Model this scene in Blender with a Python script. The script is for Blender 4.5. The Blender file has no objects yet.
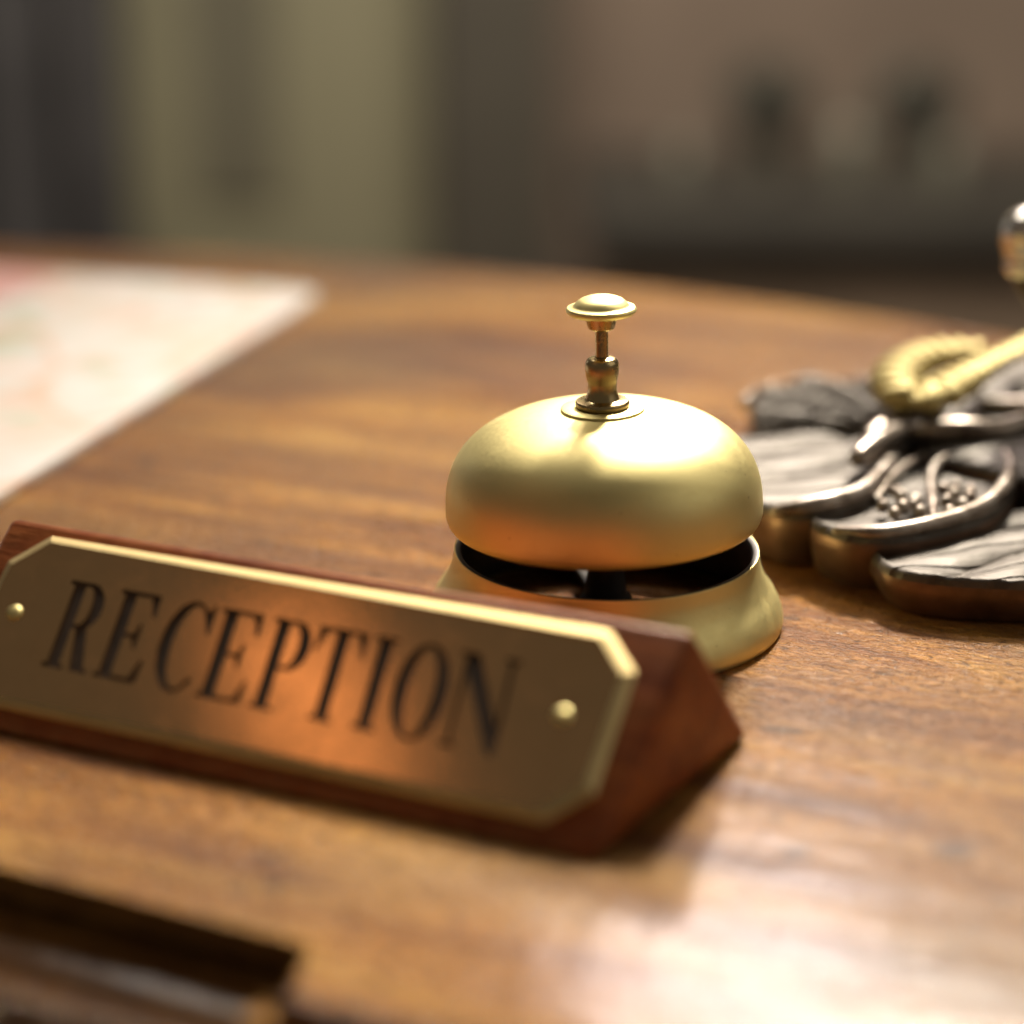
import bpy, bmesh, math, random
from mathutils import Vector, Matrix, noise as mnoise
from mathutils.geometry import tessellate_polygon
random.seed(7)
S = bpy.context.scene
C = S.collection
PI = math.pi

# ------------------------------------------------------------------ helpers
def link(name, me, m=None, parent=None, smooth=35):
    o = bpy.data.objects.new(name, me)
    C.objects.link(o)
    if m:
        for k in (m if isinstance(m, (list, tuple)) else [m]):
            me.materials.append(k)
    if smooth:
        me.polygons.foreach_set('use_smooth', [True] * len(me.polygons))
        if smooth < 180:
            me.set_sharp_from_angle(angle=math.radians(smooth))
    if parent:
        o.parent = parent
    return o

def obj(name, bm, m=None, parent=None, smooth=35):
    bmesh.ops.recalc_face_normals(bm, faces=bm.faces)
    me = bpy.data.meshes.new(name)
    bm.to_mesh(me); bm.free()
    return link(name, me, m, parent, smooth)

def thing(name, label, cat, loc=(0, 0, 0), rotz=0, group=None):
    o = bpy.data.objects.new(name, None)
    o.empty_display_size = .02
    C.objects.link(o)
    o.location = loc; o.rotation_euler = (0, 0, rotz)
    return tag(o, label, cat, group)

def tag(o, label, cat, group=None):
    o['label'] = label; o['category'] = cat
    if group: o['group'] = group
    return o

def struct(o):
    o['kind'] = 'structure'
    return o

def lathe(prof, n=128, bm=None, cap=True):
    bm = bm or bmesh.new()
    rings = []
    for r, z in prof:
        if r < 1e-6:
            rings.append([bm.verts.new((0, 0, z))])
        else:
            rings.append([bm.verts.new((r * math.cos(2 * PI * k / n), r * math.sin(2 * PI * k / n), z)) for k in range(n)])
    for a, b in zip(rings, rings[1:]):
        for k in range(n):
            k2 = (k + 1) % n
            if len(a) == 1 and len(b) == 1: continue
            if len(a) == 1: bm.faces.new((a[0], b[k], b[k2]))
            elif len(b) == 1: bm.faces.new((a[k], b[0], a[k2]))
            else: bm.faces.new((a[k], b[k], b[k2], a[k2]))
    return bm

def smooth_prof(pts, n=6):
    """Catmull-Rom through profile points"""
    out = []
    for i in range(len(pts) - 1):
        p0 = pts[max(i - 1, 0)]; p1 = pts[i]; p2 = pts[i + 1]; p3 = pts[min(i + 2, len(pts) - 1)]
        for k in range(n):
            t = k / n
            out.append(tuple(.5 * (2 * p1[j] + (p2[j] - p0[j]) * t + (2 * p0[j] - 5 * p1[j] + 4 * p2[j] - p3[j]) * t * t
                                   + (3 * p1[j] - p0[j] - 3 * p2[j] + p3[j]) * t ** 3) for j in range(len(p1))))
    out.append(tuple(pts[-1]))
    return out

def smooth_loop(pts, n=8):
    out = []; N = len(pts)
    for i in range(N):
        p0, p1, p2, p3 = (pts[(i + k) % N] for k in (-1, 0, 1, 2))
        for k in range(n):
            t = k / n
            out.append(tuple(.5 * (2 * p1[j] + (p2[j] - p0[j]) * t + (2 * p0[j] - 5 * p1[j] + 4 * p2[j] - p3[j]) * t * t
                                   + (3 * p1[j] - p0[j] - 3 * p2[j] + p3[j]) * t ** 3) for j in range(2)))
    return out

def tube(path, rad, n=14, bm=None, closed=False, sub=6, squash=1.0):
    """swept tube; rad is a number or one radius per path point"""
    bm = bm or bmesh.new()
    if not hasattr(rad, '__len__'): rad = [rad] * len(path)
    pts = smooth_prof([tuple(p) + (r,) for p, r in zip(path, rad)], sub)
    rings = []
    for i, q in enumerate(pts):
        p = Vector(q[:3]); r = q[3]
        a = Vector(pts[max(i - 1, 0)][:3]); b = Vector(pts[min(i + 1, len(pts) - 1)][:3])
        t = (b - a).normalized()
        up = Vector((0, 0, 1)) if abs(t.z) < .95 else Vector((0, 1, 0))
        s = t.cross(up).normalized(); u = s.cross(t)
        rings.append([bm.verts.new(p + s * r * math.cos(2 * PI * k / n) + u * r * squash * math.sin(2 * PI * k / n)) for k in range(n)])
    for a, b in zip(rings, rings[1:]):
        for k in range(n):
            bm.faces.new((a[k], a[(k + 1) % n], b[(k + 1) % n], b[k]))
    for ring, q, sg in ((rings[0], pts[0], -1), (rings[-1], pts[-1], 1)):
        # rounded end
        i = 0 if sg < 0 else len(pts) - 1
        j = 1 if sg < 0 else len(pts) - 2
        t = (Vector(pts[i][:3]) - Vector(pts[j][:3])).normalized()
        p = Vector(q[:3]); r = q[3]
        prev = ring
        for ang in (35, 65):
            c, s_ = math.cos(math.radians(ang)), math.sin(math.radians(ang))
            nr = [bm.verts.new(p + (v.co - p) * c + t * r * s_) for v in ring]
            for k in range(n):
                bm.faces.new((prev[k], prev[(k + 1) % n], nr[(k + 1) % n], nr[k]))
            prev = nr
        tip = bm.verts.new(p + t * r)
        for k in range(n):
            bm.faces.new((prev[k], prev[(k + 1) % n], tip))
    return bm

def prism(poly, z0, z1, bm=None, bev=0, seg=3, edges='top'):
    bm = bm or bmesh.new()
    lo = [bm.verts.new((x, y, z0)) for x, y in poly]
    hi = [bm.verts.new((x, y, z1)) for x, y in poly]
    n = len(poly)
    for k in range(n):
        bm.faces.new((lo[k], lo[(k + 1) % n], hi[(k + 1) % n], hi[k]))
    top = bm.faces.new(hi); bot = bm.faces.new(lo[::-1])
    if bev:
        es = list(top.edges) + (list(bot.edges) if edges == 'both' else [])
        bmesh.ops.bevel(bm, geom=es, offset=bev, segments=seg, profile=.5, affect='EDGES')
    return bm

def box(x0, x1, y0, y1, z0, z1, bm=None, bev=0):
    return prism([(x0, y0), (x1, y0), (x1, y1), (x0, y1)], z0, z1, bm, bev, 3, 'both')

def shift(bm, v):
    bmesh.ops.translate(bm, vec=v, verts=bm.verts)
    return bm

# ------------------------------------------------------------------ materials
class MT:
    def __init__(s, name, rough=.5, metal=0, spec=.5, col=(.5, .5, .5)):
        s.m = bpy.data.materials.new(name); s.m.use_nodes = True
        s.nt = s.m.node_tree
        s.b = s.nt.nodes['Principled BSDF']
        s.b.inputs['Roughness'].default_value = rough
        s.b.inputs['Metallic'].default_value = metal
        s.b.inputs['Specular IOR Level'].default_value = spec
        s.b.inputs['Base Color'].default_value = (*col, 1)
        s.tc = s.nt.nodes.new('ShaderNodeTexCoord')
    def link(s, a, b): s.nt.links.new(a, b)
    def mapping(s, scale=(1, 1, 1), rot=(0, 0, 0), loc=(0, 0, 0)):
        n = s.nt.nodes.new('ShaderNodeMapping')
        n.inputs['Scale'].default_value = scale; n.inputs['Rotation'].default_value = rot
        n.inputs['Location'].default_value = loc
        s.link(s.tc.outputs['Object'], n.inputs['Vector'])
        return n.outputs['Vector']
    def noise(s, vec, scale=1, detail=4, rough=.5, dist=0):
        n = s.nt.nodes.new('ShaderNodeTexNoise')
        n.inputs['Scale'].default_value = scale; n.inputs['Detail'].default_value = detail
        n.inputs['Roughness'].default_value = rough; n.inputs['Distortion'].default_value = dist
        s.link(vec, n.inputs['Vector'])
        return n.outputs['Fac']
    def ramp(s, fac, stops):
        n = s.nt.nodes.new('ShaderNodeValToRGB')
        e = n.color_ramp.elements
        while len(e) < len(stops): e.new(.5)
        for k, (p, c) in enumerate(stops):
            e[k].position = p
            e[k].color = (*c, 1) if hasattr(c, '__len__') else (c, c, c, 1)
        s.link(fac, n.inputs['Fac'])
        return n.outputs['Color']
    def mix(s, fac, a, b, mode='MIX'):
        n = s.nt.nodes.new('ShaderNodeMix'); n.data_type = 'RGBA'; n.blend_type = mode
        if isinstance(fac, (int, float)): n.inputs[0].default_value = fac
        else: s.link(fac, n.inputs[0])
        for v, i in ((a, 6), (b, 7)):
            if isinstance(v, tuple): n.inputs[i].default_value = (*v, 1)
            else: s.link(v, n.inputs[i])
        return n.outputs[2]
    def math(s, op, a, b=0.0):
        n = s.nt.nodes.new('ShaderNodeMath'); n.operation = op
        for v, i in ((a, 0), (b, 1)):
            if isinstance(v, (int, float)): n.inputs[i].default_value = v
            else: s.link(v, n.inputs[i])
        return n.outputs[0]
    def rng(s, fac, lo, hi, a=0, b=1):
        n = s.nt.nodes.new('ShaderNodeMapRange')
        for i, v in ((1, a), (2, b), (3, lo), (4, hi)): n.inputs[i].default_value = v
        s.link(fac, n.inputs[0])
        return n.outputs[0]
    def bump(s, h, dist=.001, strength=1.0, prev=None):
        n = s.nt.nodes.new('ShaderNodeBump')
        n.inputs['Distance'].default_value = dist; n.inputs['Strength'].default_value = strength
        s.link(h, n.inputs['Height'])
        if prev is not None: s.link(prev, n.inputs['Normal'])
        return n.outputs['Normal']
    def set(s, **k):
        for nm, v in k.items():
            nm = {'col': 'Base Color', 'rough': 'Roughness', 'normal': 'Normal', 'metal': 'Metallic'}.get(nm, nm)
            if isinstance(v, (int, float)): s.b.inputs[nm].default_value = v
            else: s.link(v, s.b.inputs[nm])
        return s.m

def desk_wood():
    t = MT('desk wood', .4, 0, .38)
    g = t.noise(t.mapping((5, 34, 34)), 1, 6, .62, 1.0)              # broad figure along the grain
    base = t.ramp(g, [(.30, (.105, .030, .005)), (.43, (.33, .122, .016)), (.54, (.57, .255, .036)), (.68, (.78, .43, .090))])
    fib = t.noise(t.mapping((170, 700, 300)), 1, 5, .75, .8)         # fine fibres
    c = t.mix(.7, base, t.ramp(fib, [(.37, (.26, .14, .08)), (.49, (.72, .62, .52)), (.60, (1, 1, 1))]), 'MULTIPLY')
    big = t.noise(t.mapping((7, 11, 7), loc=(3, 1, 0)), 1, 3, .5, .4)  # wear and stain patches
    c = t.mix(t.rng(big, 0, .85, .47, .66), c, (.13, .046, .008))
    pale = t.noise(t.mapping((9, 26, 9), loc=(8, 4, 0)), 1, 3, .5)
    c = t.mix(t.rng(pale, 0, .5, .55, .75), c, (.66, .37, .080))
    pores = t.noise(t.mapping((130, 1500, 300), loc=(2, 5, 0)), 1, 2, .5)
    c = t.mix(t.rng(pores, 0, .7, .60, .72), c, (.05, .018, .007))
    figure = t.noise(t.mapping((170, 60, 100), rot=(0, 0, math.radians(62))), 1, 4, .6, .5)   # ripples across the grain
    rip = t.noise(t.mapping((38, 120, 60), rot=(0, 0, math.radians(-52)), loc=(1, 2, 0)), 1, 3, .5, .2)
    nb = t.bump(fib, .0011, .9)
    speck = t.noise(t.mapping((300, 520, 300)), 1, 3, .7, .6)
    nb = t.bump(speck, .0034, 1.0, nb)
    c = t.mix(t.rng(speck, .75, 0, .34, .46), c, (.085, .030, .007))        # grime in the open grain
    dent = t.noise(t.mapping((60, 75, 60), loc=(4, 4, 0)), 1, 2, .5)
    c = t.mix(t.rng(dent, 0, .7, .66, .72), c, (.05, .018, .006))
    nb = t.bump(figure, .0020, .5, nb)
    nb = t.bump(rip, .0030, .4, nb)
    nb = t.bump(g, .004, .12, nb)
    r = t.math('ADD', t.rng(big, .26, .40, .35, .65), t.rng(fib, -.05, .07, .3, .7))
    t.b.inputs['Coat Weight'].default_value = .35
    cn = t.bump(rip, .0010, .25, t.bump(figure, .0005, .3))
    t.link(cn, t.b.inputs['Coat Normal'])
    t.b.inputs['Coat Roughness'].default_value = .17
    return t.set(col=c, rough=r, normal=nb)

def sign_wood():
    t = MT('mahogany', .5, 0, .2)
    g = t.noise(t.mapping((9, 90, 90)), 1, 6, .6, 1.0)
    c = t.ramp(g, [(.3, (.115, .024, .006)), (.5, (.235, .054, .012)), (.7, (.35, .10, .022))])
    f = t.noise(t.mapping((80, 1100, 1100)), 1, 3, .6)
    geo = t.nt.nodes.new('ShaderNodeNewGeometry')
    wn = t.noise(t.mapping((130, 130, 130)), 1, 4, .65)
    worn = t.math('MULTIPLY', t.rng(geo.outputs['Pointiness'], 0, 1, .52, .60), t.rng(wn, 0, .9, .40, .58))
    c = t.mix(.5, c, t.ramp(f, [(.3, .3), (.6, 1.0)]), 'MULTIPLY')
    c = t.mix(worn, c, (.42, .19, .065))                                # varnish rubbed off the corners
    return t.set(col=c, rough=t.rng(f, .36, .52, .3, .7), normal=t.bump(wn, .0008, .3, t.bump(f, .0004, .35)))

def brass(name, col=(.78, .68, .32), lo=.48, hi=.53, dark=(.72, .62, .29)):
    t = MT(name, .3, 1)
    n = t.noise(t.mapping((38, 38, 38)), 1, 5, .6, .3)
    c = t.mix(t.rng(n, 0, .45, .45, .75), col, dark)
    sp = t.noise(t.mapping((420, 420, 420)), 1, 2, .5)
    c = t.mix(t.rng(sp, 0, .4, .73, .80), c, (.22, .13, .05))
    f = t.noise(t.mapping((900, 900, 900)), 1, 2, .5)
    sm = t.noise(t.mapping((75, 75, 75), loc=(1, 2, 3)), 1, 3, .55, .8)
    return t.set(col=c, rough=t.math('ADD', t.rng(n, lo, hi, .3, .7), t.math('ADD', t.rng(sm, 0, .045, .54, .68), t.rng(f, -.03, .03, .3, .7))),
                 normal=t.bump(t.noise(t.mapping((60, 60, 90)), 1, 3, .6), .00005, .4, t.bump(f, .00004, .5)))

def pewter():
    t = MT('old pewter', .38, .35, .35)
    n = t.noise(t.mapping((60, 60, 60)), 1, 5, .6, .2)
    c = t.ramp(n, [(.32, (.052, .042, .033)), (.5, (.095, .081, .068)), (.68, (.14, .124, .107))])
    f = t.noise(t.mapping((500, 500, 500)), 1, 3, .6)
    geo = t.nt.nodes.new('ShaderNodeNewGeometry')
    pt = t.rng(geo.outputs['Pointiness'], 1, 0, .42, .50)
    c = t.mix(t.math('MULTIPLY', pt, .75), c, (.085, .06, .042))      # old patina lying in the hollows
    wv = t.nt.nodes.new('ShaderNodeTexWave'); wv.wave_type = 'BANDS'
    wv.inputs['Scale'].default_value = 46; wv.inputs['Distortion'].default_value = 7
    wv.inputs['Detail'].default_value = 1.5; wv.inputs['Detail Scale'].default_value = .55
    t.link(t.mapping((.8, 1, 1), rot=(0, 0, 1.25)), wv.inputs['Vector'])
    cut = t.rng(wv.outputs['Fac'], 1, 0, .02, .34)
    c = t.mix(t.math('MULTIPLY', cut, .42), c, (.045, .033, .024))     # grime in the chased lines
    return t.set(col=c, rough=t.rng(n, .46, .62, .3, .7), normal=t.bump(t.math('SUBTRACT', 1.0, cut), .0010, .8, t.bump(n, .0012, .4, t.bump(f, .0004, .6))))

def plain(name, col, rough=.6, metal=0, var=.25, sc=6, spec=.5):
    t = MT(name, rough, metal, spec)
    n = t.noise(t.mapping((sc, sc, sc)), 1, 4, .6)
    c = t.mix(t.rng(n, 0, 1, .35, .65), tuple(v * (1 - var) for v in col), tuple(min(1, v * (1 + var)) for v in col))
    return t.set(col=c)

def print_paper():
    t = MT('printed glossy paper', .38)
    vor = t.nt.nodes.new('ShaderNodeTexVoronoi'); vor.feature = 'DISTANCE_TO_EDGE'
    vor.inputs['Scale'].default_value = 1
    t.link(t.mapping((26, 20, 20), rot=(0, 0, .4)), vor.inputs['Vector'])
    n = t.noise(t.mapping((14, 14, 14)), 1, 3, .6)
    c = t.ramp(n, [(.36, (.38, .42, .31)), (.45, (.61, .60, .59)), (.55, (.61, .53, .48)), (.66, (.42, .46, .36))])
    c = t.mix(t.rng(vor.outputs['Distance'], .7, 0, .0, .07), c, (.60, .34, .22))
    b = t.noise(t.mapping((55, 55, 55), loc=(3, 3, 0)), 1, 2, .5)
    c = t.mix(t.rng(b, 0, .6, .66, .72), c, (.26, .33, .42))
    # a pink printed field near the far edge
    sx = t.nt.nodes.new('ShaderNodeSeparateXYZ'); t.link(t.tc.outputs['Object'], sx.inputs[0])
    u = t.rng(sx.outputs['X'], 0, 1, .112, .118)
    v = t.rng(sx.outputs['Y'], 1, 0, .068, .075)
    c = t.mix(t.math('MULTIPLY', t.math('MULTIPLY', u, v), .75), c, (.58, .26, .24))
    return t.set(col=c)

M_desk = desk_wood(); M_sign = sign_wood()
M_brass = brass('satin brass')
M_plate = brass('plate brass', (.78, .50, .25), .14, .20, (.62, .39, .18))
M_edge = brass('worn plate edge', (.66, .52, .26), .46, .52, (.5, .38, .17))
M_stem = brass('aged brass', (.50, .39, .20), .22, .32, (.32, .22, .10))
M_gilt = brass('gilding', (.52, .43, .19), .55, .65, (.40, .31, .12)); M_gilt.node_tree.nodes['Principled BSDF'].inputs['Metallic'].default_value = .6
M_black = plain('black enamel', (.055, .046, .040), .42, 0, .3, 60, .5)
M_ink = plain('engraving paint', (.06, .036, .021), .6, 0, .3, 200)
M_pewter = pewter()
def rubbed():
    t = MT('rubbed pewter', .34, .75)
    n = t.noise(t.mapping((140, 140, 140)), 1, 4, .6)
    c = t.ramp(n, [(.34, (.15, .115, .09)), (.5, (.28, .235, .20)), (.66, (.40, .36, .32))])
    return t.set(col=c, rough=t.rng(n, .26, .42, .3, .7), normal=t.bump(n, .0005, .4))
M_rub = rubbed()
M_side = plain('shade-toned side', (.16, .095, .062), .42, .7, .35, 70)  # pewter darkened to brown: the shade mirrored in the lobe sides, put into colour
M_iron = plain('dark bronze', (.055, .045, .038), .40, 1, .3, 60)
M_silver = plain('worn silver', (.72, .69, .64), .22, 1, .15, 90)

# ------------------------------------------------------------------ desk (grain runs along its front edge)
GA = math.radians(-25)
FB, FN, JX = .2860, .2655, -.168          # recessed front, near front, x of the jog
desk = thing('desk', 'brown varnished wooden desk with a stepped front edge carrying the bell and nameplate', 'desk', (0, 0, 0), GA)
outline = [(-1.05, FB), (JX - .003, FB), (JX, FB - .003), (JX, FN), (.62, FN), (.62, .50)] + [(x / 100, .802 - (.6 if x > -37 else .8) * (x / 100 + .37) ** 2) for x in range(30, -105, -5)] + [(-1.05, .53)]
bm = prism(outline, -.0075, 0, bev=.0026, seg=4)
obj('tabletop', bm, M_desk, desk)
# moulding under the edge: quarter-round that comes out beneath the recessed top
def moulding(x0, x1, yf, bm):
    prof = [(yf + .030, -.0080), (yf + .004, -.0080), (yf + .003, -.0098), (yf - .004, -.0100), (yf - .012, -.0108), (yf - .0185, -.0132), (yf - .0235, -.0172), (yf - .0260, -.0250),
            (yf - .0258, -.032), (yf - .018, -.040), (yf - .006, -.043), (yf - .004, -.060), (yf + .030, -.060)]
    ends = []
    for x in (x0, x1):
        ends.append([bm.verts.new((x, y, z)) for y, z in prof])
    n = len(prof)
    for k in range(n):
        bm.faces.new((ends[0][k], ends[0][(k + 1) % n], ends[1][(k + 1) % n], ends[1][k]))
    bm.faces.new(ends[0]); bm.faces.new(ends[1][::-1])
bm = bmesh.new()
moulding(-1.05, JX - .0095, FB, bm)
moulding(JX - .009, .62, FN, bm)
obj('moulding', bm, M_desk, desk, 50)
bm = box(-1.03, .60, FB + .032, .46, -.73, -.0135)
obj('cabinet', bm, M_desk, desk)
bm = box(-1.045, .615, FB + .010, .48, -.75, -.7305, bev=.004)
obj('plinth', bm, M_desk, desk)

# ------------------------------------------------------------------ bell
BX, BY = .0228, .4862
bell = thing('service_bell', 'round brass counter bell with a push button, standing behind the nameplate', 'bell', (BX, BY, 0))
outer = smooth_prof([(.0368, .0181), (.0374, .0145), (.0390, .0106), (.0413, .0073), (.0427, .0042), (.0431, .0018), (.0428, .0004)], 6)
prof = [(.0365, .01845), (.0367, .0184)] + outer + [(.0420, 0), (.0400, 0), (.0398, .0004)]
base = obj('base', lathe(prof, 160), M_brass, bell, 40)
inner = [(.0398, .0006), (.0372, .0050), (.0352, .0110), (.0350, .0176), (.0354, .0183), (.0360, .0185), (.0365, .01845)]
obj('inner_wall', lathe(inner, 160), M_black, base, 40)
# spider: three flat arms, hub and post
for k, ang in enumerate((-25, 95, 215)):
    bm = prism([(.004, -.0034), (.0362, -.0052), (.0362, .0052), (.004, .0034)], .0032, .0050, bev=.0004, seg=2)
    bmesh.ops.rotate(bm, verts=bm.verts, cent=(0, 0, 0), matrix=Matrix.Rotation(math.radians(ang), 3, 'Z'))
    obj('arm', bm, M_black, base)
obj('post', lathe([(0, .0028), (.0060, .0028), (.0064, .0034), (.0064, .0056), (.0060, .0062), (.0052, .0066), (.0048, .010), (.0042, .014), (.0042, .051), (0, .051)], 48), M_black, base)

R0, Z0, ZT, NN = .0380, .0280, .0531, 2.65
dome_o = [(.0366, .0258), (.0371, .0259), (.0376, .0266)]
for k in range(0, 49):
    t = (PI / 2) * k / 48
    dome_o.append((R0 * max(math.cos(t), 0) ** (2 / NN), Z0 + (ZT - Z0) * math.sin(t) ** (2 / NN)))
dome_o = [p for p in dome_o if p[0] > .0042] + [(.0042, ZT)]
dome = obj('dome', lathe(dome_o, 192), M_brass, bell, 60)
shell = [(max(r - .0011, .0042), z - (.0009 if z > .035 else 0)) for r, z in dome_o[2:]]
shell = [(.0366, .0258)] + shell
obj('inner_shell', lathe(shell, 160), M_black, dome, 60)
obj('washer', lathe([(.0042, .0531), (.0042, .0536), (.0093, .0536), (.0098, .0534), (.0099, .0530), (.0099, .0527)], 96), M_brass, bell)
pl = lathe([(0, .0538), (.0062, .0538), (.0064, .0541), (.0064, .0549), (.0062, .0552), (.0045, .0553)]
           + smooth_prof([(.0040, .0556), (.0035, .0575), (.00345, .0592), (.0037, .0606), (.0040, .0625), (.0039, .0643), (.0033, .0653), (.0022, .0657)], 5)
           + [(.0017, .0658)], 64)
obj('collar', pl, M_stem, bell)
obj('plunger', lathe([(0, .060), (.00155, .060), (.00155, .0722), (.0026, .0723), (.0031, .0727), (.0037, .0748), (.0038, .0755), (.0036, .0757), (0, .0757)], 64), M_stem, bell)
obj('push_button', lathe([(0, .0757), (.0060, .0757), (.0076, .0761), (.0082, .0767), (.00825, .0772), (.0079, .0777), (.0068, .0779), (.0064, .0782)]
                  + smooth_prof([(.0062, .0785), (.0050, .0795), (.0030, .0802), (.0012, .0805), (0, .0806)], 4), 96), M_brass, bell, 30)

for ch in bell.children:
    if ch.name in ('dome', 'washer', 'collar', 'plunger', 'push_button'): ch.rotation_euler = (0, math.radians(-1.5), 0)

# ------------------------------------------------------------------ nameplate (triangular block with a brass plate)
SA = math.radians(-25.2)
SL, SD, SR, SH = .1628, .0680, .0399, .0343     # length, depth, ridge setback, height
# local frame: origin at the front bottom corner of the near (right) end, x to the left along the block = -x
sign = thing('nameplate', 'triangular mahogany desk block with an engraved brass plate, in front of the bell', 'nameplate', (.01537, .3581, 0.0), SA)
sec = [(0, .0003), (SD, .0003), (SR, SH)]
bm = bmesh.new()
e0 = [bm.verts.new((.0075 * y / SD, y, z)) for y, z in sec]; e1 = [bm.verts.new((-SL, y, z)) for y, z in sec]
for k in range(3):
    bm.faces.new((e0[k], e0[(k + 1) % 3], e1[(k + 1) % 3], e1[k]))
bm.faces.new(e0); bm.faces.new(e1[::-1])
bmesh.ops.recalc_face_normals(bm, faces=bm.faces)
bmesh.ops.bevel(bm, geom=list(bm.edges), offset=.0024, segments=5, profile=.5, affect='EDGES')
block = obj('block', bm, M_sign, sign, 50)
# face frame: u along the block (to the right), w down the slope, n outwards
slope = Vector((0, -SR, -SH)).normalized()
nrm = Vector((0, -SH, SR)).normalized()
ridge = Vector((0, SR, SH))
def F(u, w, h=0):   # millimetres on the sloping face
    p = ridge + Vector((1, 0, 0)) * ((u + .9) / 1000) + slope * ((w + 1.3) / 1000) + nrm * (h / 1000)
    return p
def arc(cx, cy, rx, ry, a0, a1, n=14):
    return [(cx + rx * math.cos(math.radians(a0 + (a1 - a0) * k / n)), cy + ry * math.sin(math.radians(a0 + (a1 - a0) * k / n))) for k in range(n + 1)]
H, T = 21.2, 1.0
GL = {}
GL['I'] = ([(0, 0), (5.4, 0), (5.4, T), (4.2, T), (4.2, H - T), (5.4, H - T), (5.4, H), (0, H), (0, H - T), (1.2, H - T), (1.2, T), (0, T)], [])
GL['E'] = ([(0, 0), (10.6, 0), (11.0, 5.6), (10.2, 5.6), (8.7, T), (4.2, T), (4.2, 10.2), (6.5, 10.2), (7.2, 7.8), (7.9, 7.8), (7.9, 13.7), (7.2, 13.7), (6.5, 11.2),
             (4.2, 11.2), (4.2, H - T), (8.2, H - T), (9.6, H - 5.4), (10.4, H - 5.4), (10.2, H), (0, H), (0, H - T), (1.2, H - T), (1.2, T), (0, T)], [])
bowl = arc(6.0, (9.4 + H) / 2, 4.3, (H - 9.4) / 2, -90, 90)
hole = [(4.2, 10.4)] + arc(5.4, (10.4 + H - T) / 2, 1.9, (H - T - 10.4) / 2, -90, 90) + [(4.2, H - T)]
GL['P'] = ([(0, 0), (5.6, 0), (5.6, T), (4.2, T), (4.2, 9.4)] + bowl + [(0, H), (0, H - T), (1.2, H - T), (1.2, T), (0, T)], [hole])
bowl2 = arc(6.0, (9.9 + H) / 2, 4.2, (H - 9.9) / 2, -62, 90)
hole2 = [(4.2, 10.9)] + arc(5.4, (10.9 + H - T) / 2, 1.8, (H - T - 10.9) / 2, -90, 90) + [(4.2, H - T)]
GL['R'] = ([(0, 0), (5.4, 0), (5.4, T), (4.2, T), (4.2, 9.9), (5.3, 9.9), (7.3, 0), (11.5, 0), (11.5, T), (10.4, T)] + bowl2 + [(0, H), (0, H - T), (1.2, H - T), (1.2, T), (0, T)], [hole2])
GL['O'] = (arc(5.9, H / 2, 5.9, H / 2 + .3, 0, 360, 40)[:-1], [arc(5.9, H / 2, 2.9, H / 2 - .7, 0, 360, 40)[:-1]])
GL['C'] = (arc(6.0, H / 2, 6.0, H / 2 + .3, 55, 318, 30) + arc(6.6, H / 2, 3.6, H / 2 - .7, 318, 60, 24) + [(10.3, 14.2), (11.0, 14.2), (11.0, H + .1), (10.4, H + .1), (9.8, H - 1.3)], [])
GL['T'] = ([(3.4, 0), (8.8, 0), (8.8, T), (7.6, T), (7.6, H - T), (9.8, H - T), (11.4, H - 6), (12.1, H - 6), (11.8, H), (.4, H), (.1, H - 6), (.8, H - 6), (2.4, H - T),
             (4.6, H - T), (4.6, T), (3.4, T)], [])
GL['N'] = ([(0, 0), (3.4, 0), (3.4, T), (2.2, T), (2.2, 16.2), (10.3, 0), (12.0, 0), (12.0, H - T), (13.2, H - T), (13.2, H), (9.8, H), (9.8, H - T), (11.0, H - T), (11.0, 6.2),
             (3.9, H), (0, H), (0, H - T), (1.2, H - T), (1.2, T), (0, T)], [])
LET = [('R', -136.9), ('E', -123.5), ('C', -110.1), ('E', -97.7), ('P', -84.8), ('T', -73.9), ('I', -60.4), ('O', -53.4), ('N', -40.6)]
def octo(l, r, t, b, c):
    return [(l + c, t), (r - c, t), (r, t + c), (r, b - c), (r - c, b), (l + c, b), (l, b - c), (l, t + c)]
PL, PR, PT, PB = -157.6, -5.2, 2.6, 45.4
H0, H1, H2 = .05, .9, 2.0         # plate foot, edge height, face height
REC = 1.3                            # floor of the engraving
BV = 2.3
o_in = octo(PL + BV, PR - BV, PT + BV, PB - BV, 7.2)
o_out = octo(PL, PR, PT, PB, 8.0)
outers, holes = [], []
for ch, x in LET:
    o_, hs = GL[ch]
    conv = lambda pts: [(x + a + .11 * (10.6 - b), 34.3 - b) for a, b in pts]
    outers.append(conv(o_)); holes.append([conv(h_) for h_ in hs])
bm = bmesh.new()
def tess(loops, h):
    flat = [p for l in loops for p in l]
    vs = [bm.verts.new(F(u, w, h)) for u, w in flat]
    for tri in tessellate_polygon([[Vector((u, w, 0)) for u, w in l] for l in loops]):
        try: bm.faces.new([vs[i] for i in tri])
        except ValueError: pass
def wall(loop, h0, h1, loop2=None):
    a = [bm.verts.new(F(u, w, h0)) for u, w in loop]; b = [bm.verts.new(F(u, w, h1)) for u, w in (loop2 or loop)]
    for k in range(len(loop)):
        k2 = (k + 1) % len(loop)
        bm.faces.new((a[k], a[k2], b[k2], b[k]))
tess([o_in] + outers, H2)
for hs in holes:
    for h_ in hs: tess([h_], H2)
for o_, hs in zip(outers, holes):
    wall(o_, REC, H2)
    for h_ in hs: wall(h_, REC, H2)
prev = (o_out, H0)
for f_, h_ in ((0, .50), (.08, .84), (.25, 1.18), (.6, 1.62), (1, H2)):
    lp = [(a[0] + (b[0] - a[0]) * f_, a[1] + (b[1] - a[1]) * f_) for a, b in zip(o_out, o_in)]
    wall(prev[0], prev[1], h_, lp); prev = (lp, h_)
tess([o_out], H0)
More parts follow.
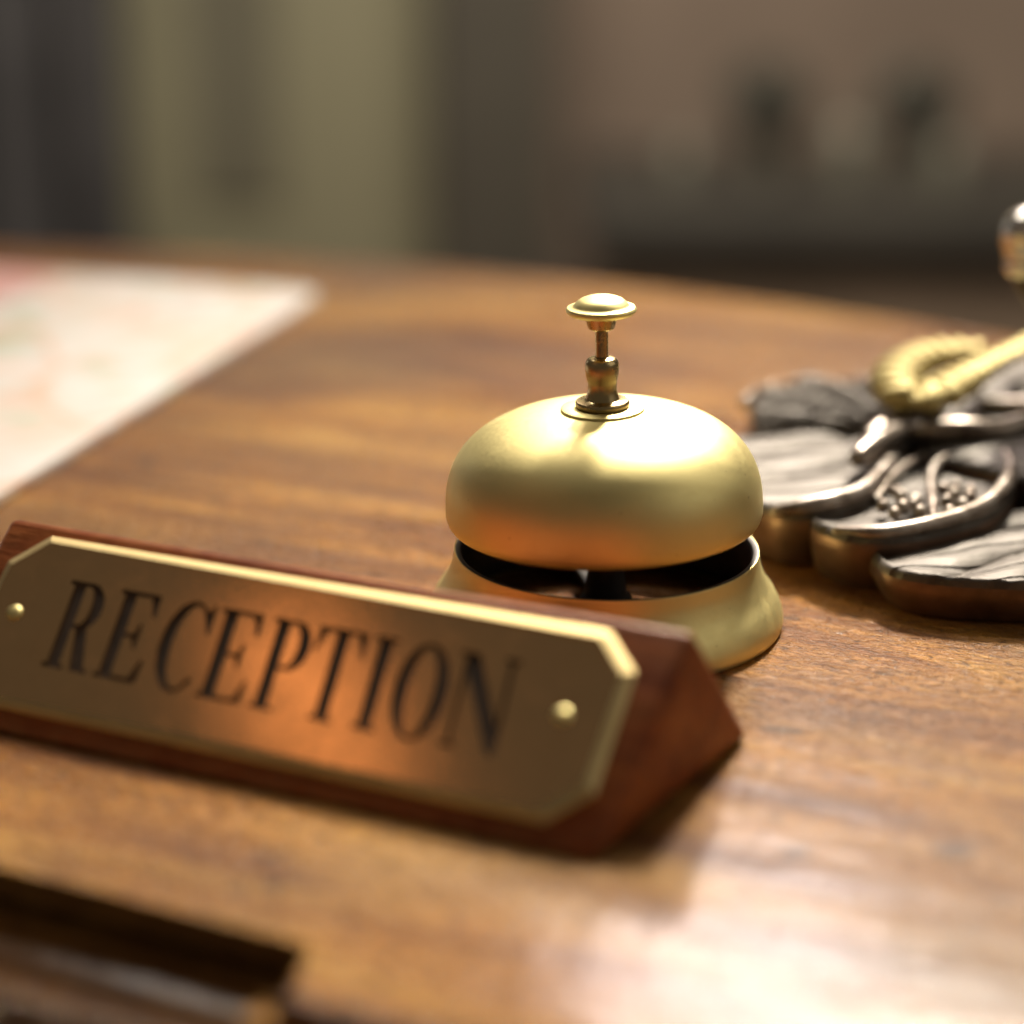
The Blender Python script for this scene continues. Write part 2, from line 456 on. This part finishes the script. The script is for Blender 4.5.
bmesh.ops.remove_doubles(bm, verts=bm.verts, dist=1e-6)
plate = obj('brass_plate', bm, [M_plate, M_edge], sign, 0)
for p in plate.data.polygons:
    if .3 < p.normal.dot(nrm) < .985: p.material_index = 1      # edges worn by polishing
bm = bmesh.new()
for o_, hs in zip(outers, holes): tess([o_] + hs, REC + .02)
for f in bm.faces:
    pass
obj('engraved_lettering', bm, M_ink, plate, 0)
for u, w in ((-148.4, 23.4), (-16.4, 23.2)):
    bm = lathe([(.0019, 0), (.0019, .0002), (.0017, .00055), (.0012, .00085), (.0006, .00098), (0, .0010)], 32)
    rot = Vector((0, 0, 1)).rotation_difference(nrm).to_matrix()
    bmesh.ops.rotate(bm, verts=bm.verts, cent=(0, 0, 0), matrix=rot)
    shift(bm, F(u, w, H2 - .02))
    obj('pin', bm, M_brass, plate)

# ------------------------------------------------------------------ leaflet
bm = bmesh.new()
def rrect(w, h, r):
    o = []
    for cx, cy, a in ((w - r, h - r, 0), (r, h - r, 90), (r, r, 180), (w - r, r, 270)):
        o += [(cx + r * math.cos(math.radians(a + 15 * k)), cy + r * math.sin(math.radians(a + 15 * k))) for k in range(7)]
    return o
paper = obj('leaflet', prism([(x - .03 * y, y) for x, y in rrect(.33, .30, .014)], .0006, .0032, bev=.0004, seg=2), print_paper(), None)
paper.location = (-.0745, .8395, 0); paper.rotation_euler = (0, 0, math.radians(163.5))
tag(paper, 'glossy white printed leaflet with a pinkish corner lying flat on the desk', 'leaflet')

# ------------------------------------------------------------------ ornate cast metal stand
OX, OY = .170, .575
DZ = .0024
stand = thing('ornate_stand', 'ornate cast pewter stand with leaf lobes and a gilded curl, right of the bell', 'ornament', (OX + .0018, OY + .0068, 0))
OFF = Vector((-OX, -OY, 0))
def lobe(pts, zt, relief, parent, name='leaf_lobe', edge=.0030, z0=.0004, nr=44, lean=.93):
    zt -= DZ
    L = smooth_loop([(x / 1000, y / 1000) for x, y in pts], 12)
    cx = sum(p[0] for p in L) / len(L); cy = sum(p[1] for p in L) / len(L)
    bm = bmesh.new(); n = len(L)
    prof = [(.90, z0), (.935, z0 + .0012), (.97, z0 + .35 * (zt - z0)), (.995, zt - edge * 1.9), (1.0, zt - edge * 1.3), (.996, zt - edge * .75), (.986, zt - edge * .33), (.970, zt - edge * .09), (.955, zt)]
    rs = [(s, z, 0) for s, z in prof] + [(.955 * (1 - k / nr), zt, 1) for k in range(1, nr)]
    rings = []
    for s, z, inn in rs:
        ring = []
        for x, y in L:
            px, py = cx + (x - cx) * s, cy + (y - cy) * s
            zz = z + (relief(px * 1000, py * 1000, s) / 1000 * min(1, (1 - s) / .08) if inn else 0)
            ring.append(bm.verts.new((px - OX, py - OY, zz)))
        rings.append(ring)
    for a, b in zip(rings, rings[1:]):
        for k in range(n):
            bm.faces.new((a[k], a[(k + 1) % n], b[(k + 1) % n], b[k]))
    c = bm.verts.new((cx - OX, cy - OY, zt + relief(cx * 1000, cy * 1000, 0) / 1000))
    for k in range(n): bm.faces.new((rings[-1][k], rings[-1][(k + 1) % n], c))
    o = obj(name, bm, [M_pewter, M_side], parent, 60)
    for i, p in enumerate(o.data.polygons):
        p.material_index = 1 if i < 5 * n else 0  # outer rings get the metal with shade in its colour
    return o
def fan(ax, ay, freq, amp, dish=0, ph=0, curl=0):
    def f(x, y, s):
        d = math.hypot(x - ax, y - ay); a = math.atan2(y - ay, x - ax) + curl * d
        v = 1 - abs(math.sin(a * freq + ph)) ** .6
        return -amp * v * min(1, d / 12) - dish * (1 - s) + .25 * mnoise.noise(Vector((x * .12, y * .12, 1)))
    return f
# front leaf, runs on past the picture's edge
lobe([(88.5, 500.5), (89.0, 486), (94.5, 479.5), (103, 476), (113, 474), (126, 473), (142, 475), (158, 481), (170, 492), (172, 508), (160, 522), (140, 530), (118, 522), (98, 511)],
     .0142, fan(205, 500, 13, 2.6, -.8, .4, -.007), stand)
# middle leaf with the scroll
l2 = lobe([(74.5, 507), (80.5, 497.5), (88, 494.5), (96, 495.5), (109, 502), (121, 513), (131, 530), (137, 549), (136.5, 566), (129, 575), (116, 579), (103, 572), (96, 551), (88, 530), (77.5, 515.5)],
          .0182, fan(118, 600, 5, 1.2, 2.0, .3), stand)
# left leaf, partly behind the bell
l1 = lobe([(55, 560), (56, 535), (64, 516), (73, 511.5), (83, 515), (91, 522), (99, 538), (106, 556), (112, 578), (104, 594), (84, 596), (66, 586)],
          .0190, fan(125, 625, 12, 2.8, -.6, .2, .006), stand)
# fluted shell behind it
def flutes(x, y, s):
    a = math.atan2(y - 575, x - 112)
    return 5.0 * abs(math.sin(a * 9)) - 2.6 + 3.0 * (1 - s)
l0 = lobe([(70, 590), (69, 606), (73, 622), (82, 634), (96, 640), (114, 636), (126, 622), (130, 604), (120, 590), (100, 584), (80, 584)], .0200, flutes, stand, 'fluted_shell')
# middle body that carries the curl and the upright
def bodyf(x, y, s):
    return 6.5 * (1 - s) ** .8 + 1.4 * math.sin(math.atan2(y - 590, x - 172) * 9) * s * (1 - s) * 3
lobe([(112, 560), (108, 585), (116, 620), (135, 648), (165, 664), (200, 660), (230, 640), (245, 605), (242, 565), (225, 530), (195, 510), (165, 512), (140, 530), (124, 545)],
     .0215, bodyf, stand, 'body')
# right-hand leaves outside the picture
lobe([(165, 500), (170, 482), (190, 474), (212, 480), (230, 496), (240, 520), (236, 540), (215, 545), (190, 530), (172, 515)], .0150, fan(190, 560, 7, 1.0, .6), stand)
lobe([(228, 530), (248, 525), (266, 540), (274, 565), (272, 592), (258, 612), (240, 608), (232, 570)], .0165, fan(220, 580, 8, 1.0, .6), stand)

def mm(pts): return [Vector((x - OX * 1000, y - OY * 1000, z - DZ * 1000)) / 1000 for x, y, z in pts]
def rtube(name, pts, rad, parent=stand, m=None, sub=8):
    rad = rad if hasattr(rad, '__len__') else [rad] * len(pts)
    return obj(name, tube(mm(pts), [r / 1000 for r in rad], 18, sub=sub), m or M_rub, parent, 180)
rtube('scroll_rim', [(66, 513.5, 18.6), (73.5, 514.0, 19.4), (82, 517.5, 19.8), (90, 525, 20.0), (97.5, 540, 20.2), (103, 556, 20.5), (107, 570, 21)], [1.6, 2.6, 2.9, 2.6, 2.5, 2.3, 1.8])
rtube('scroll_rim', [(91.5, 542, 24.2), (96, 549, 25.0), (101.5, 557, 25.4), (107, 565, 24.8), (113, 574, 23)], [2.8, 3.4, 3.2, 2.8, 2.2])
rtube('scroll_rim', [(97.5, 560, 24.5), (104, 569, 25.4), (111, 577, 25)], [2.6, 3.2, 2.4])
rtube('scroll_rim', [(80, 500.5, 17.6), (88, 497, 18.3), (96.5, 498, 18.8), (108, 504, 19.2), (119.5, 514, 19.6), (128.5, 530, 20), (133.5, 547, 20.4), (132, 560, 20.8), (126, 566.5, 20.6), (119.5, 564, 20), (117.5, 557, 19.4)],
      [1.4, 1.9, 2.1, 2.2, 2.3, 2.4, 2.4, 2.5, 2.5, 2.2, 1.6])
rtube('vein', [(105.5, 508, 18.8), (107.5, 520, 19.2), (110, 536, 19.6), (114, 549, 20.2), (122, 560, 20.6)], [1.2, 1.5, 1.4, 1.3, 1.2], l2)
rtube('vein', [(94, 525, 18.2), (98, 535, 18.8), (104, 547, 19.4), (112, 558, 19.8)], [.8, 1.3, 1.3, 1.0], l2)
rtube('scroll_rim', [(100, 575, 23), (110, 566, 25), (122, 562, 26.5), (134, 564, 25.5), (144, 570, 26.5), (156, 572, 27)], [1.8, 2.6, 3.0, 3.0, 2.8, 2.4])
rtube('scroll_rim', [(138, 538, 21.5), (146, 528, 22.4), (158, 522, 23), (172, 520, 23.6), (186, 523, 23)], [2.0, 2.6, 2.8, 2.6, 2.0])
rtube('scroll_rim', [(136, 588, 26), (146, 581, 27), (156, 577, 28), (166, 577, 29)], [2.4, 3.2, 3.4, 3.0])
# berries on the middle leaf
def bead(x, y, z, r, parent):
    bm = bmesh.new()
    bmesh.ops.create_uvsphere(bm, u_segments=20, v_segments=14, radius=r / 1000)
    shift(bm, mm([(x, y, z)])[0])
    obj('berry', bm, M_rub, parent, 180)
for x, y, r in ((93.5, 513.5, 1.9), (95.5, 507.5, 1.7), (98.3, 512.0, 2.1), (101.5, 514.5, 1.8), (99.5, 521.5, 1.9), (102.2, 508.8, 1.7), (102.6, 517.5, 2.0), (98.6, 525.5, 1.7),
                (110.6, 517.0, 1.9), (114.0, 513.5, 2.2), (113.5, 522.5, 2.1), (117.0, 519.8, 2.1), (109.5, 507.8, 2.1), (111.8, 527.0, 1.9), (118.4, 525.6, 1.8), (115.5, 530.0, 1.8)):
    bead(x, y, 19.9, r, l2)
for k in range(9):
    a = math.radians(62 + k * 14)
    bead(98 + 30 * math.cos(a), 606 + 22 * math.sin(a), 21.5 + .4 * math.sin(k * 2.3), 2.0 + .3 * math.sin(k * 1.7), l0)
# gilded curled leaf, a ridged strap rolled over on itself
bm = bmesh.new()
path = [(186, 664, 38), (171, 644, 36.5), (155, 624, 35), (139, 603, 34.5), (128, 587, 34), (118, 574, 33), (110, 572, 32.5), (108, 583, 33), (112.5, 598, 34), (121, 610, 34.5), (131, 617, 34.5), (141, 622, 34)]
rad = [4.4, 4.0, 3.8, 4.4, 6.0, 6.8, 6.6, 6.8, 7.2, 6.8, 6.0, 3.6]
P = smooth_prof([p + (r,) for p, r in zip(path, rad)], 20)
n = 20; rings = []; acc = 0
for i, q in enumerate(P):
    p = Vector(q[:3]); a = Vector(P[max(i - 1, 0)][:3]); b = Vector(P[min(i + 1, len(P) - 1)][:3])
    if i: acc += (p - Vector(P[i - 1][:3])).length
    t = (b - a).normalized(); s = t.cross(Vector((0, 0, 1))).normalized(); u = s.cross(t)
    ring = []
    for k in range(n):
        an = 2 * PI * k / n
        tooth = abs(math.sin((acc + 2.5 * math.cos(an)) * PI / 7.0)) ** .8
        r = q[3] * (.40 + .72 * tooth)
        v = p + s * r * math.cos(an) + u * r * .58 * math.sin(an)
        ring.append(bm.verts.new((v.x / 1000 - OX, v.y / 1000 - OY, v.z / 1000 - DZ)))
    rings.append(ring)
for a, b in zip(rings, rings[1:]):
    for k in range(n): bm.faces.new((a[k], a[(k + 1) % n], b[(k + 1) % n], b[k]))
bm.faces.new(rings[0]); bm.faces.new(rings[-1][::-1])
obj('gilded_curl', bm, M_gilt, stand, 70)
rtube('curl_stalk', [(124, 596, 20), (122, 592, 24), (118, 583, 28), (116, 577, 30)], [4.2, 3.4, 3.2, 3.2])
# dark upright with a silver tip
up = rtube('upright', [(170, 590, 24), (168, 591, 38), (161, 592, 48), (154, 593, 55), (149, 593.5, 61), (147, 594, 65.5)], [8, 6.5, 5.6, 5.6, 6.4, 6.6], stand, M_iron)
bm = lathe(smooth_prof([(.0066, .0000), (.0080, .0012), (.0084, .0034), (.0079, .0052), (.0080, .0072), (.0086, .0104), (.0083, .0140), (.0062, .0172), (.003, .0188), (0, .0192)], 5), 48)
bmesh.ops.rotate(bm, verts=bm.verts, cent=(0, 0, 0), matrix=Matrix.Rotation(math.radians(-8), 3, 'Y'))
shift(bm, mm([(147.5, 594, 63.5)])[0])
obj('tip', bm, M_silver, up, 180)

# ------------------------------------------------------------------ room behind, far out of focus
FZ = -.75
bm = box(-6, 6, -2.5, 6, FZ - .1, FZ)
struct(obj('floor', bm, plain('dark floor', (.10, .075, .055), .5, 0, .3, 3)))
bm = box(-6, 6, 3.2, 3.35, FZ, 2.4)
struct(obj('wall', bm, plain('brown wall', (.235, .175, .13), .8, 0, .12, 2)))
pan = thing('wall_panel', 'pale olive panel standing against the back wall', 'panel', (-.37, 3.15, FZ))
M_ol = plain('olive paint', (.285, .262, .165), .7, 0, .10, 2)
obj('frame', box(-.30, .25, -.02, .04, .0, 1.9, bev=.006), M_ol, pan)
obj('inset', box(-.09, .03, -.032, -.0205, .38, 1.7, bev=.004), plain('olive inset', (.17, .155, .105), .7, 0, .1, 2), pan)
po = obj('post', box(-.105, .055, 2.98, 3.14, FZ, 2.0, bev=.01), plain('dark post paint', (.10, .088, .066), .7, 0, .15, 2))
tag(po, 'dark olive upright post between the pale panel and the sideboard', 'post')
# dark draped cloth at the left
bm = bmesh.new()
front, back = [], []
for k in range(61):
    x = -1.30 + .785 * k / 60
    front.append((x, 2.80 + .035 * math.sin(k * .75) + .015 * math.sin(k * .31))); back.append((x, 2.86 + .02 * math.sin(k * .75)))
prism(front + back[::-1], FZ + .02, 1.9, bm)
cu = obj('curtain', bm, plain('dark grey cloth', (.066, .062, .062), .9, 0, .35, 5), None, 60)
tag(cu, 'dark grey cloth hanging at the far left of the background', 'curtain')
# sideboard
sb = thing('sideboard', 'low dark sideboard behind the desk on the right', 'sideboard', (.62, 2.78, FZ))
M_sb = plain('sideboard wood', (.24, .175, .12), .6, 0, .2, 4)
obj('carcass', box(-.50, .80, -.20, .22, .06, .404), M_sb, sb)
obj('top', box(-.53, .83, -.24, .25, .405, .470, bev=.006), plain('dark top', (.04, .036, .028), .6, 0, .2, 4), sb)
for x0 in (-.48, .16):
    obj('drawer_front', box(x0, x0 + .60, -.215, -.2005, .10, .38, bev=.004), M_sb, sb)
obj('plinth', box(-.47, .77, -.17, .19, 0, .0595), M_sb, sb)
# two dark round-headed plants in pale pots on it
M_leaf = plain('dark leaves', (.095, .088, .066), .7, 0, .4, 30)
M_pot = plain('pale pot', (.19, .17, .13), .6, 0, .1, 20)
for lab, x, sc in (('dark rounded shrub in a pale pot on the sideboard, the one nearer the bell', .325, 1.0),
                   ('dark rounded shrub in a pale pot on the sideboard, the one at the right', .515, .95)):
    t = thing('potted_plant', lab, 'potted plant', (x, 2.74, FZ + .471), 0, 'shrubs on the sideboard')
    obj('pot', lathe([(0, 0), (.024, 0), (.026, .002), (.034, .052), (.036, .054), (.034, .058), (.031, .056), (0, .054)], 32), M_pot, t)
    bm = bmesh.new()
    for k in range(420):
        v = Vector((random.gauss(0, 1), random.gauss(0, 1), random.gauss(0, 1))).normalized() * (.058 * sc * random.uniform(.55, 1.05))
        c = Vector((v.x, v.y, v.z * .85 + .105))
        a = Vector((random.uniform(-1, 1), random.uniform(-1, 1), random.uniform(-1, 1))).normalized(); b = a.orthogonal().normalized()
        q = [bm.verts.new(c + a * .013), bm.verts.new(c + b * .006), bm.verts.new(c - a * .013), bm.verts.new(c - b * .006)]
        bm.faces.new(q)
    obj('foliage', bm, M_leaf, t, 0)

for lab, x, y, k in (('pale greenish bottle standing between the two shrubs on the sideboard', .425, 2.70, 1.0),
                     ('pale greenish bottle on the sideboard right in front of the right-hand shrub', .545, 2.66, .8),
                     ('pale greenish bottle on the sideboard just left of the left-hand shrub', .215, 2.70, .7)):
    o = obj('bottle', lathe([(0, 0), (.020 * k, 0), (.022 * k, .003), (.022 * k, .060 * k), (.018 * k, .072 * k), (.008 * k, .082 * k), (.008 * k, .105 * k), (0, .105 * k)], 24),
            plain('pale bottle', (.215, .205, .155), .4, 0, .1, 10))
    o.location = (x, y, FZ + .4705); tag(o, lab, 'bottle', 'bottles on the sideboard')

# ------------------------------------------------------------------ light
def area(name, loc, target, power, sx, sy, col, spread=180):
    l = bpy.data.lights.new(name, 'AREA'); l.shape = 'RECTANGLE'; l.size = sx; l.size_y = sy
    l.energy = power; l.color = col
    o = bpy.data.objects.new(name, l); C.objects.link(o); o.location = loc
    l.spread = math.radians(spread)
    o.rotation_euler = (Vector(target) - Vector(loc)).to_track_quat('-Z', 'Y').to_euler()
    return o
def polar(az, el, d, c=(BX, BY, .03)):
    a, e = math.radians(az), math.radians(el)
    return (c[0] + d * math.sin(a) * math.cos(e), c[1] + d * math.cos(a) * math.cos(e), c[2] + d * math.sin(e))
area('key_lamp', polar(18, 43, 1.5), (.06, .42, 0), 3.0, .15, .15, (1.0, .90, .74), 42)
area('window_lamp', (.225, 1.95, 1.02), (BX, .40, 0), 8.5, .27, .20, (1.0, .83, .77))
area('side_lamp', polar(-40, 12, 1.5), (BX, BY, 0), .4, .10, .5, (1.0, .95, .9))
area('fill_lamp', polar(100, 35, 1.5), (BX, BY, 0), 3.2, 1.4, 1.2, (1.0, .90, .74))
area('plate_glow_helper', (-.231, .379, .306), (-.042, .398, .011), .0120, .075, .042, (1.0, .45, .20))  # added unseen source, placed only for the orange glow on the brass plate
area('background_fill', (.0, 1.7, 1.7), (.0, 3.1, -.2), 60, 1.4, .5, (1.0, .91, .79))  # unseen light added to brighten the wall and furniture behind
w = bpy.data.worlds.new('World'); S.world = w; w.use_nodes = True
w.node_tree.nodes['Background'].inputs['Color'].default_value = (.80, .67, .52, 1)
w.node_tree.nodes['Background'].inputs['Strength'].default_value = .115

# ------------------------------------------------------------------ camera
cd = bpy.data.cameras.new('Camera'); cam = bpy.data.objects.new('Camera', cd); C.objects.link(cam)
cam.location = (0, 0, .19); cam.rotation_euler = (math.radians(90 - 18.5), 0, 0)
cd.sensor_width = 24; cd.sensor_height = 24; cd.sensor_fit = 'HORIZONTAL'; cd.lens = 50
cd.clip_start = .01; cd.clip_end = 60
cd.dof.use_dof = True; cd.dof.focus_distance = .502; cd.dof.aperture_fstop = 2.4
S.camera = cam
S.view_settings.view_transform = 'Standard'; S.view_settings.look = 'None'
S.view_settings.exposure = 0; S.view_settings.gamma = 1
S.render.engine = 'CYCLES'
S.cycles.use_denoising = True
S.cycles.max_bounces = 8
S.cycles.sample_clamp_indirect = 6
